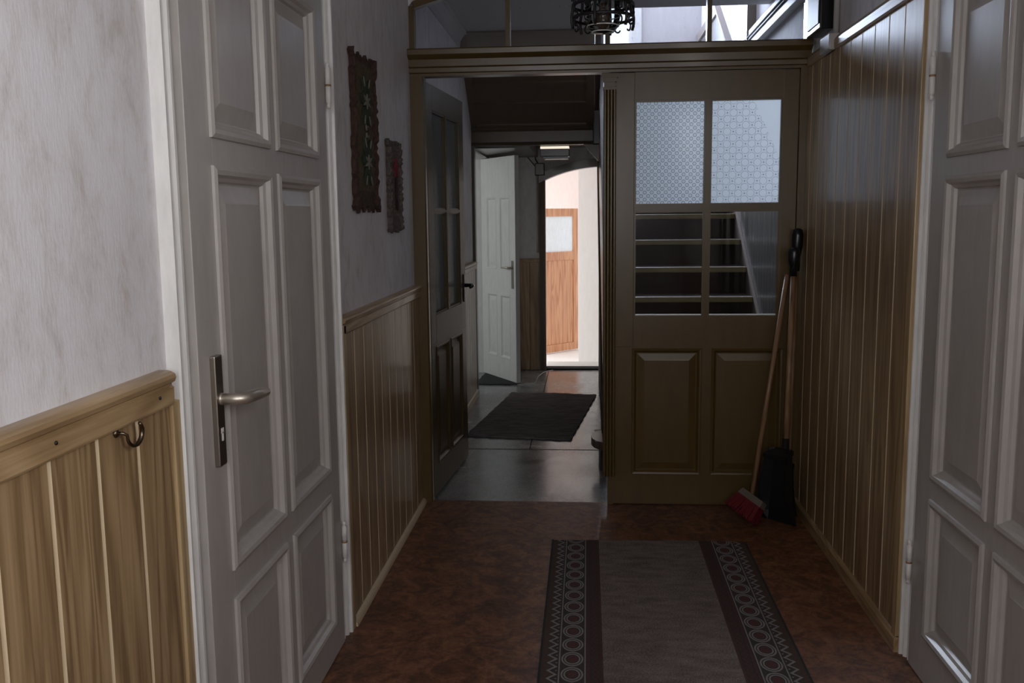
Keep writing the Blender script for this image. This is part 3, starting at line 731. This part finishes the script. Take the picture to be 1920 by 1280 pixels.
slope_board('under_panel', SX0, SX0 + .012, Y1 + .32, 8.05, lambda y: 0, lambda y: max(.02, (y - Y1) * sl - .16), UNDER, st)
# landing and return flight over the passage
ld = st
boxes('landing_floor', [(HL, .10, 7.44, 8.66, 2.05, 2.16), (.10, HR, 8.09, 8.66, 2.05, 2.16), (HL, HR, 8.66, 9.6, 2.10, 2.16)], OLIVED, ld)
prism('landing_beam', [(7.36, 1.985), (7.44, 1.985), (7.44, 2.16), (7.36, 2.16), (7.36, 2.125), (7.345, 2.118), (7.35, 2.105), (7.36, 2.09), (7.36, 2.01), (7.345, 2.0)], 'x', HL, .10, OLIVED, ld)
box('wall_plate', (HL, -.45, 7.44, 8.66, 1.97, 2.05), STAIN, ld)
# soffit in boards and frames: from (6.72, 2.72) down to (7.37, 2.13)
A, B = Vector((0, 6.70, 2.722)), Vector((0, 7.385, 2.125)); dr = (B - A).normalized(); nn = Vector((0, -dr.z, dr.y)); L = (B - A).length
if nn.z > 0: nn = -nn
SOFF = m_paint('soffit_brown', (.165, .115, .078), .4, .1)
def soff(name, x0, x1, s0, s1, d0, d1, m):
    v = []
    for x in (x0, x1):
        for s, d in ((s0, d0), (s1, d0), (s1, d1), (s0, d1)):
            p = A + dr * s + nn * d; v.append((x, p.y, p.z))
    mk(name, v, [(0, 1, 2, 3), (7, 6, 5, 4), (0, 4, 5, 1), (1, 5, 6, 2), (2, 6, 7, 3), (3, 7, 4, 0)], m, ld)
soff('soffit_board', HL, .055, 0, L, -.02, 0, SOFF)
soff('soffit_stile', HL, HL + .05, 0, L, 0, .016, SOFF); soff('soffit_stile', -.005, .055, 0, L, 0, .016, SOFF)
for s0, s1 in ((0, .05), (L * .50, L * .50 + .025), (L * .72, L * .72 + .012), (L - .03, L)): soff('soffit_rail', HL + .05, -.005, s0, s1, 0, .016, SOFF)
slope_board('flight_string', .056, .098, 6.55, 7.42, lambda y: 2.16 + (7.42 - y) * .88, lambda y: 2.62 + (7.42 - y) * .88, STAIN, ld)
box('newel_post', (.045, .125, 7.335, 7.435, 1.98, 2.95), STAIN, ld, bev=.008)
prism('corner_bracket', [(-.06, 2.02), (.10, 2.02), (.10, 1.86), (.085, 1.86)], 'y', 7.40, 7.43, OLIVED, ld)
# stair service board and post on the hall's right wall
tb = empty('cable_board', (1.08, 5.7, 2.52), 0, 'white board with dark cables along the stairwell wall', 'cable trunking')
box('board', (HR - .05, HR, YP + .08, 6.85, 2.525, 2.645), WHITE, tb, bev=.004)
for z in (2.575, 2.60): tube('cable', [(HR - .054, YP + .08, z), (HR - .055, 5.8, z + .004), (HR - .054, 6.84, z)], .006, RUBBER, tb, seg=6)
tag(prism('wall_post', [(HR - .06, 6.52), (HR, 6.52), (HR, 7.10), (HR - .03, 7.10)], 'z', 2.30, 3.3, OLIVED), 'dark post on the stairwell wall beside the cable board', 'post')
tag(tube('loose_cable', [(HR - .01, 4.88, 2.52), (HR - .012, 4.95, 2.45), (HR - .012, 5.06, 2.35), (HR - .01, 5.03, 2.27), (HR - .008, 5.02, 2.15)], .0035, RUBBER, seg=6), 'thin black cable hanging loose down the stairwell wallpaper', 'cable')

# ------------------------------------------------------------------ rugs and mats
rw, ry0, ry1 = .84, 2.05, 4.02
rg = empty('runner_rug', (.272, 3.0, 0), 0, 'beige runner rug with a border of ovals and zigzags', 'rug')
n = 60; v, f = [], []
for i in range(n + 1):
    y = ry0 + (ry1 - ry0) * i / n
    for j, (dx, z) in enumerate(((-.42, .001), (-.42, .006), (-.2, .008 + .001 * math.sin(i)), (.2, .008), (.42, .006), (.42, .001))):
        v.append((.272 + dx, y + (.010 * (dx / .42) if i == n else 0), z))
for i in range(n):
    for j in range(6): f.append((i * 6 + j, i * 6 + (j + 1) % 6, i * 6 + 6 + (j + 1) % 6, i * 6 + 6 + j))
f += [tuple(range(6)), tuple(n * 6 + j for j in range(5, -1, -1))]
mk('woven_pile', v, f, RUGM, rg)
for s in (-1, 1): box('binding', (.272 + s * .424 - .004, .272 + s * .424 + .004, ry0, ry1, .0005, .0065), FELT if s < 0 else FELT, rg)
def sheet_rug(name, quad, th_, m, label, nx=24, ny=24, wob=.006):
    a, b, c, d = [Vector(q) for q in quad]; v, f = [], []
    for layer in (0, 1):
        for i in range(ny + 1):
            for j in range(nx + 1):
                s, t = j / nx, i / ny
                p = (a * (1 - s) + b * s) * (1 - t) + (d * (1 - s) + c * s) * t
                z = .0005
                if layer:
                    z = th_ + wob * (.5 + .5 * math.sin(s * 9 + t * 3)) * (max(0, t - .8) / .2) ** 2
                v.append((p.x + .004 * math.sin(i * 2.1) * (j in (0, nx)), p.y + .008 * math.sin(j * 1.7) * (i in (0, ny)), z))
    m1 = (nx + 1) * (ny + 1)
    for i in range(ny):
        for j in range(nx):
            q = i * (nx + 1) + j
            f.append((q, q + nx + 1, q + nx + 2, q + 1)); f.append((m1 + q, m1 + q + 1, m1 + q + nx + 2, m1 + q + nx + 1))
    for i in range(ny):
        q = i * (nx + 1); f.append((q, m1 + q, m1 + q + nx + 1, q + nx + 1)); q += nx; f.append((q, q + nx + 1, m1 + q + nx + 1, m1 + q))
    for j in range(nx):
        q = j; f.append((q, q + 1, m1 + q + 1, m1 + q)); q = ny * (nx + 1) + j; f.append((q, m1 + q, m1 + q + 1, q + 1))
    return tag(mk(name, v, f, m), label, 'rug')
sheet_rug('rag_rug', ((-.80, 5.98, 0), (-.105, 5.885, 0), (.075, 7.40, 0), (-.615, 7.47, 0)), .009, HRUG, 'dark grey woven rag rug lying askew on the terrazzo')
tag(sheet_rug('door_mat', ((-.97, 7.86, 0), (-.60, 7.86, 0), (-.62, 8.0, 0), (-.93, 8.45, 0)), .008, FELT, 'black mat in the doorway under the white door', 8, 8, 0), None, 'mat')

# ------------------------------------------------------------------ lantern
lx, ly = .058, 3.55
la = empty('ceiling_lantern', (lx, ly, 2.09), 0, 'black wrought iron lantern with a clear glass and brown bulb', 'lantern')
R = .112
def ring(z, r, n=40): return [(lx + r * math.cos(2 * math.pi * k / n), ly + r * math.sin(2 * math.pi * k / n), z) for k in range(n)]
def band(name, z0, z1, r):
    lathe(name, [(r - .003, z0), (r + .003, z0), (r + .003, z1), (r - .003, z1), (r - .003, z0)], lx, ly, IRON, la, False, 40)
band('ring', 2.153, 2.163, R); band('ring', 2.198, 2.208, R); band('ring', 2.36, 2.37, R)
def arcpt(a, r, z): return (lx + r * math.cos(a), ly + r * math.sin(a), z)
for k in range(6):
    a = 2 * math.pi * k / 6 + .26
    bar = []
    for i in range(13):
        t = i / 12; z = 2.118 + .27 * t
        bar.append(arcpt(a, R + .006 * math.sin(t * 12), z))
    tube('bar', bar, .0055, IRON, la, seg=6)
    sc = []
    for sgn in (-1, 1):
        for zc, rad_ in ((2.135, .020), (2.182, .018), (2.240, .030), (2.315, .032)):
            sp = []
            for i in range(15):
                ph = i / 14 * 4.6; q = rad_ * (1 - .60 * i / 14)
                sp.append(arcpt(a + sgn * (.022 + q * math.cos(ph + 1.2) + rad_ * .55) / R, R + .001, zc + q * math.sin(ph + 1.2)))
            sc.append((sp, .0032, False))
    tubes('scrollwork', sc, IRON, la, seg=5)
lathe('glass_shade', [(.060, 2.36), (.062, 2.25), (.064, 2.17), (.060, 2.135), (.045, 2.112), (.022, 2.104), (0, 2.103)], lx, ly, m_glass('lantern_glass', (.93, .97, .95), .0), la)
for k, (rr_, zz) in enumerate(((.0635, 2.165), (.058, 2.130), (.040, 2.110))): tube('glass_rib', ring(zz, rr_), .0022, MILK, la, closed=True, seg=6)
lathe('bulb', [(0, 2.118), (.014, 2.121), (.025, 2.135), (.028, 2.152), (.024, 2.172), (.014, 2.19), (.013, 2.215), (0, 2.215)], lx, ly, BULB, la)
lathe('lamp_socket', [(0, 2.21), (.018, 2.21), (.020, 2.27), (.012, 2.30), (0, 2.30)], lx, ly, IRON, la)
lathe('canopy', [(0, 2.43), (.02, 2.425), (.06, 2.40), (.112, 2.372), (.112, 2.362), (.05, 2.385), (0, 2.39)], lx, ly, IRON, la)
ch = []
for k in range(11):
    z = 2.43 + .032 * k
    ch.append(([(lx + (.010 * math.cos(t) if k % 2 else 0), ly + (0 if k % 2 else .010 * math.cos(t)), z + .016 + .021 * math.sin(t)) for t in [2 * math.pi * i / 12 for i in range(12)]], .0025, True))
tubes('chain', ch, IRON, la, seg=5)
lathe('ceiling_rose', [(0, CZ), (.05, CZ), (.045, CZ - .012), (.015, CZ - .03), (0, CZ - .03)], lx, ly, IRON, la)

# ------------------------------------------------------------------ woven hangings on the left wall
def hanging(name, y0, y1, z0, z1, label, mats, zone, amp):
    """slab with ragged edges; zone(s, t) -> material index"""
    nx, nz = 22, 40; v, f, fm = [], [], []
    root = empty(name, (XL, (y0 + y1) / 2, z0), 0, label, 'wall hanging')
    rnd = random.Random(hash(name) % 999 if False else len(name)); ez = [rnd.uniform(-1, 1) for _ in range(60)]; e2 = [rnd.uniform(-1, 1) for _ in range(60)]
    flare = lambda t: .10 * max(0, (t - .92) / .08) + .12 * max(0, (.07 - t) / .07)
    for layer in (0, 1):
        for i in range(nz + 1):
            for j in range(nx + 1):
                s, t = j / nx, i / nz
                wd = y1 - y0; yy = y0 + wd * s; zz = z0 + (z1 - z0) * t
                yy += (s - .5) * wd * flare(t)
                if j in (0, nx): yy += (ez if j == 0 else e2)[i] * amp
                if i in (0, nz): zz += (ez if i else e2)[j] * amp * 1.6
                x = XL + .002 + (0 if not layer else .010 + .004 * math.sin(i * 1.9) * math.sin(j * 2.3) + .006 * (abs(s - .5) > .42) + .010 * (s < .06 or s > .94) * (.5 + .5 * ez[i]))
                v.append((x, yy, zz))
    m1 = (nx + 1) * (nz + 1)
    for i in range(nz):
        for j in range(nx):
            q = i * (nx + 1) + j; k = zone((j + .5) / nx, (i + .5) / nz)
            f.append((q, q + 1, q + nx + 2, q + nx + 1)); fm.append(k)
            f.append((m1 + q, m1 + q + nx + 1, m1 + q + nx + 2, m1 + q + 1)); fm.append(k)
    for i in range(nz):
        for q in (i * (nx + 1), i * (nx + 1) + nx): f.append((q, q + nx + 1, m1 + q + nx + 1, m1 + q)); fm.append(0)
    for j in range(nx):
        for q in (j, nz * (nx + 1) + j): f.append((q, q + 1, m1 + q + 1, m1 + q)); fm.append(0)
    mk('weave', v, f, mats, root, False, fm)
    return root
def petal(root, name, yc, zc, ang, ln, wd, m, x=XL + .014, th_=.006):
    v = []; n = 8; d = (math.cos(ang), math.sin(ang)); p = (-d[1], d[0])
    loop = [(ln * (i / n), wd * math.sin(math.pi * i / n)) for i in range(n + 1)] + [(ln * (i / n), -wd * math.sin(math.pi * i / n)) for i in range(n - 1, 0, -1)]
    for xx in (x, x + th_): v += [(xx, yc + a * d[0] + b * p[0], zc + a * d[1] + b * p[1]) for a, b in loop]
    k = len(loop)
    mk(name, v, [tuple(range(k)), tuple(range(2 * k - 1, k - 1, -1))] + [(i, (i + 1) % k, k + (i + 1) % k, k + i) for i in range(k)], m, root)
h1 = hanging('woven_hanging', 3.365, 3.715, 1.475, 2.045, 'long brown woven wall hanging with green leaf motifs', [YARNB, YARNO],
             lambda s, t: 1 if .20 < s < .93 and .13 < t < .95 else 0, .010)
for zc in (1.880, 1.655):
    for a, ln, wd in ((1.05, .085, .026), (2.09, .085, .026), (-1.05, .085, .026), (-2.09, .085, .026), (.12, .075, .020), (3.02, .075, .020)):
        petal(h1, 'leaf', 3.558 + .018 * math.cos(a), zc + .016 * math.sin(a), a, ln, wd, YARNG)
    for a, ln in ((.35, .052), (2.79, .052), (-.35, .052), (-2.79, .052), (1.57, .028), (-1.57, .028)):
        petal(h1, 'flower', 3.558, zc, a, ln, .0065, YARNW, XL + .017)
    for a in (1.05, 2.09, -1.05, -2.09): petal(h1, 'leaf_vein', 3.558 + .060 * math.cos(a), zc + .060 * math.sin(a), a, .040, .004, YARNW, XL + .017)
for a in (.9, 2.24, -.9, -2.24): petal(h1, 'bud', 3.553, 1.768, a, .030, .007, YARNW, XL + .016)
petal(h1, 'bud_centre', 3.553, 1.752, math.pi / 2, .034, .010, YARND, XL + .018)
h2 = hanging('crocheted_hanging', 3.950, 4.190, 1.385, 1.768, 'short grey crocheted wall hanging with a red flower', [YARNGR, YARNGR], lambda s, t: 0, .006)
for k in range(5): petal(h2, 'flower', 4.085, 1.655, math.pi / 2 + k * 2 * math.pi / 5, .045, .015, YARNR)
petal(h2, 'stem', 4.085, 1.655, -math.pi / 2 - .03, .16, .014, YARND); petal(h2, 'leaf', 4.082, 1.53, -math.pi / 2 + .25, .06, .016, YARND)

# cup hook under the near rail
hk = empty('cup_hook', (XL + .02, 1.548, 1.075), 0, 'dark bronze cup hook screwed under the oak rail', 'hook')
hb = lathe('hook_base', [(0, 0), (.008, 0), (.0085, .004), (.005, .007), (.0, .0075)], 0, 0, BRONZE, hk, True, 14)
hb.rotation_euler = (0, math.pi / 2, 0); hb.location = Vector((-.003, 0, 0))
pts = [(XL + .021, 1.548, 1.075), (XL + .032, 1.550, 1.074)] + [(XL + .035 + .0005 * k, 1.580 - .023 * math.cos(t), 1.066 - .021 * math.sin(t)) for k, t in enumerate([-.15 + .33 * i for i in range(14)])]
tube('hook_arm', pts, [.003] * 4 + [.0034] * 4 + [.0044] * 6 + [.0036, .0032], BRONZE, hk, seg=8)

# ------------------------------------------------------------------ things on the right wall by the transom
wbx = empty('wall_box', (XR, 4.28, 2.2), 0, 'glossy black box on the wallpaper beside the transom', 'wall box')
box('housing', (XR - .066, XR - .002, 4.16, 4.40, 2.215, 2.52), BLACK, wbx, bev=.006)
box('cover_strip', (XR - .070, XR - .066, 4.18, 4.38, 2.24, 2.50), BLACKM, wbx)
jb = empty('junction_box', (XR, 4.15, 2.09), 0, 'grey plastic junction box with a conduit above the oak panelling', 'junction box')
box('box_body', (XR - .050, XR - .001, 4.06, 4.22, 2.112, 2.178), GREYPL, jb, bev=.006)
tube('conduit', [(XR - .014, 4.10, 2.172), (XR - .014, 4.10, CZ)], .012, GREYPL, jb, seg=10)
box('clip', (XR - .030, XR - .001, 4.08, 4.12, 2.50, 2.52), GREYPL, jb)

# ------------------------------------------------------------------ hall details
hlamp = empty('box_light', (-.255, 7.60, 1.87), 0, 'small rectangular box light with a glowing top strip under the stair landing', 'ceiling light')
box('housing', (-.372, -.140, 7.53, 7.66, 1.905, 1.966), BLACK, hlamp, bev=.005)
STRIPM = mat('emissive_strip', (.9, .88, .8), .4); bsdf(STRIPM).inputs['Emission Color'].default_value = (1, .9, .72, 1); bsdf(STRIPM).inputs['Emission Strength'].default_value = .9  # emission gives the top strip a weak warm glow
box('top_strip', (-.370, -.142, 7.527, 7.663, 1.966, 1.985), STRIPM, hlamp, bev=.003)
box('lower_rim', (-.330, -.150, 7.533, 7.541, 1.880, 1.887), ALU, hlamp)
box('glass_body', (-.345, -.150, 7.54, 7.65, 1.886, 1.905), BLACK, hlamp)
tag(tube('wall_conduit', [(-.455, YF - .012, 1.80), (-.455, YF - .012, 1.10)], .010, GREYPL, seg=8), 'thin grey conduit on the wall beside the arched exit', 'conduit')
cb = empty('wall_cables', (-.46, YF, 1.9), 0, 'two dark cables running down beside the arched exit', 'cable')
tube('cable', [(-.60, YF - .006, 2.04), (-.50, YF - .006, 1.92), (-.45, YF - .008, 1.86)], .005, RUBBER, cb, seg=6)
tube('cable', [(-.48, YF - .006, 2.04), (-.47, YF - .006, 1.95), (-.44, YF - .008, 1.90)], .006, RUBBER, cb, seg=6)

# ------------------------------------------------------------------ brooms in the corner
def frame(o, zdir, xdir):
    z = Vector(zdir).normalized(); x = Vector(xdir); x = (x - z * x.dot(z)).normalized(); y = z.cross(x)
    o.matrix_world = Matrix(((x.x, y.x, z.x, o.location.x), (x.y, y.y, z.y, o.location.y), (x.z, y.z, z.z, o.location.z), (0, 0, 0, 1)))
bro = empty('red_broom', (.765, 4.30, 0), 0, 'broom with red bristles and a wooden stick leaning in the corner', 'broom')
tube('stick', [(.775, 4.335, .118), (.944, 4.494, 1.155)], .0115, BEECH, bro, seg=12)
hd = empty('head', (.772, 4.325, .10), 0); hd.parent = bro; hd.location = Vector((.772, 4.325, .10)) - bro.location
ax_ = Vector((.60, -.78, -.30)).normalized(); bz = Vector((.62, .10, .72)); bz = (bz - ax_ * bz.dot(ax_)).normalized(); by = bz.cross(ax_)
C.objects.unlink(hd); bpy.data.objects.remove(hd)
o0 = Vector((.776, 4.318, .112))
def hv(a, b, c): return tuple(o0 + ax_ * a + by * b + bz * c)
def hbox(name, l0, l1, w0, w1, c0, c1, m, par, taper=1.0):
    v = [hv(-l0, -w0, c0), hv(l0, -w0, c0), hv(l0, w0, c0), hv(-l0, w0, c0), hv(-l1, -w1, c1), hv(l1, -w1, c1), hv(l1, w1, c1), hv(-l1, w1, c1)]
    return mk(name, v, BF, m, par)
bb = hbox('block', .072, .066, .024, .020, -.012, .018, BRBLOCK, bro)
bv, bfc = [], []
rnd = random.Random(3)
for i in range(22):
    for j in range(7):
        a = -.067 + .134 * i / 21; b = -.020 + .040 * j / 6
        q = len(bv); s = 1.22; t = .0035
        e = (a * s + rnd.uniform(-.004, .004), b * 1.5 + rnd.uniform(-.004, .004), -.088 + rnd.uniform(-.006, .004))
        for (p0, p1, p2, k) in ((a, b, -.010, 1), (e[0], e[1], e[2], 1.1)):
            bv += [hv(p0 - t * k, p1 - t * k, p2), hv(p0 + t * k, p1 - t * k, p2), hv(p0 + t * k, p1 + t * k, p2), hv(p0 - t * k, p1 + t * k, p2)]
        bfc += [tuple(x + q for x in g) for g in BF]
mk('bristles', bv, bfc, RED, bb)
def dustpan(name, label, foot, top, face, wdt, ht, grip_len):
    """tray standing on its lip, stick rising from the tray's back, black grip on top"""
    root = empty(name, foot, 0, label, 'dustpan')
    foot = Vector(foot); top = Vector(top); zd = (top - foot).normalized(); f_ = Vector(face); f_ = (f_ - zd * f_.dot(zd)).normalized(); s_ = zd.cross(f_)
    P = lambda a, b, c: tuple(foot + s_ * a + f_ * b + zd * c)
    w0, w1 = wdt / 2, wdt / 2 * .62
    # shell: back sheet, two cheeks, curved hood
    rows = 8; v, f = [], []
    for i in range(rows + 1):
        t = i / rows; wq = w0 * (1 - t) + w1 * t; bul = .055 * math.sin(math.pi * min(1, t * 1.05) * .9) ** .8 + .012
        loop = [(-wq, bul), (-wq * .96, bul * .3), (-wq * .7, .0), (wq * .7, .0), (wq * .96, bul * .3), (wq, bul), (wq * .90, bul * .96), (wq * .66, .010), (-wq * .66, .010), (-wq * .90, bul * .96)]
        v += [P(a, b, .004 + t * ht) for a, b in loop]
    k = 10
    for i in range(rows):
        for j in range(k): f.append((i * k + j, i * k + (j + 1) % k, i * k + k + (j + 1) % k, i * k + k + j))
    f += [tuple(range(k)), tuple(rows * k + j for j in range(k - 1, -1, -1))]
    mk('tray', v, f, BLACKM, root)
    hoodv = [P(-w1, .004, ht), P(w1, .004, ht), P(w1 * .95, .07, ht * .93), P(-w1 * .95, .07, ht * .93), P(-w1, .004, ht - .02), P(w1, .004, ht - .02), P(w1 * .95, .07, ht * .93 - .02), P(-w1 * .95, .07, ht * .93 - .02)]
    mk('hood', hoodv, BF, BLACKM, root)
    H_ = (top - foot).length
    tube('stick', [P(0, -.012, ht * .55), P(0, -.012, H_ - grip_len + .01)], .0125, BEECH, root, seg=12)
    tube('socket', [P(0, -.012, ht * .50), P(0, -.012, ht + .05)], [.020, .016], BLACKM, root, seg=12)
    g0 = H_ - grip_len
    tube('grip', [P(0, -.012, g0), P(0, -.012, g0 + grip_len * .36), P(0, -.012, g0 + grip_len * .40), P(0, -.012, g0 + grip_len * .55), P(.002, -.010, g0 + grip_len * .85), P(.004, -.008, g0 + grip_len * .97), P(.004, -.008, H_)],
         [.017, .017, .020, .026, .027, .022, .010], BLACK, root, seg=14)
    return root
dustpan('long_dustpan', 'long-handled black dustpan propped against the olive leaf', (.905, 4.30, .006), (.957, 4.456, 1.285), (-.80, -.55, 0), .215, .345, .135)
dustpan('long_dustpan', 'long-handled black dustpan whose taller stick touches the oak panelling', (.952, 4.43, .006), (.984, 4.512, 1.372), (-.55, -.6, 0), .14, .25, .20)
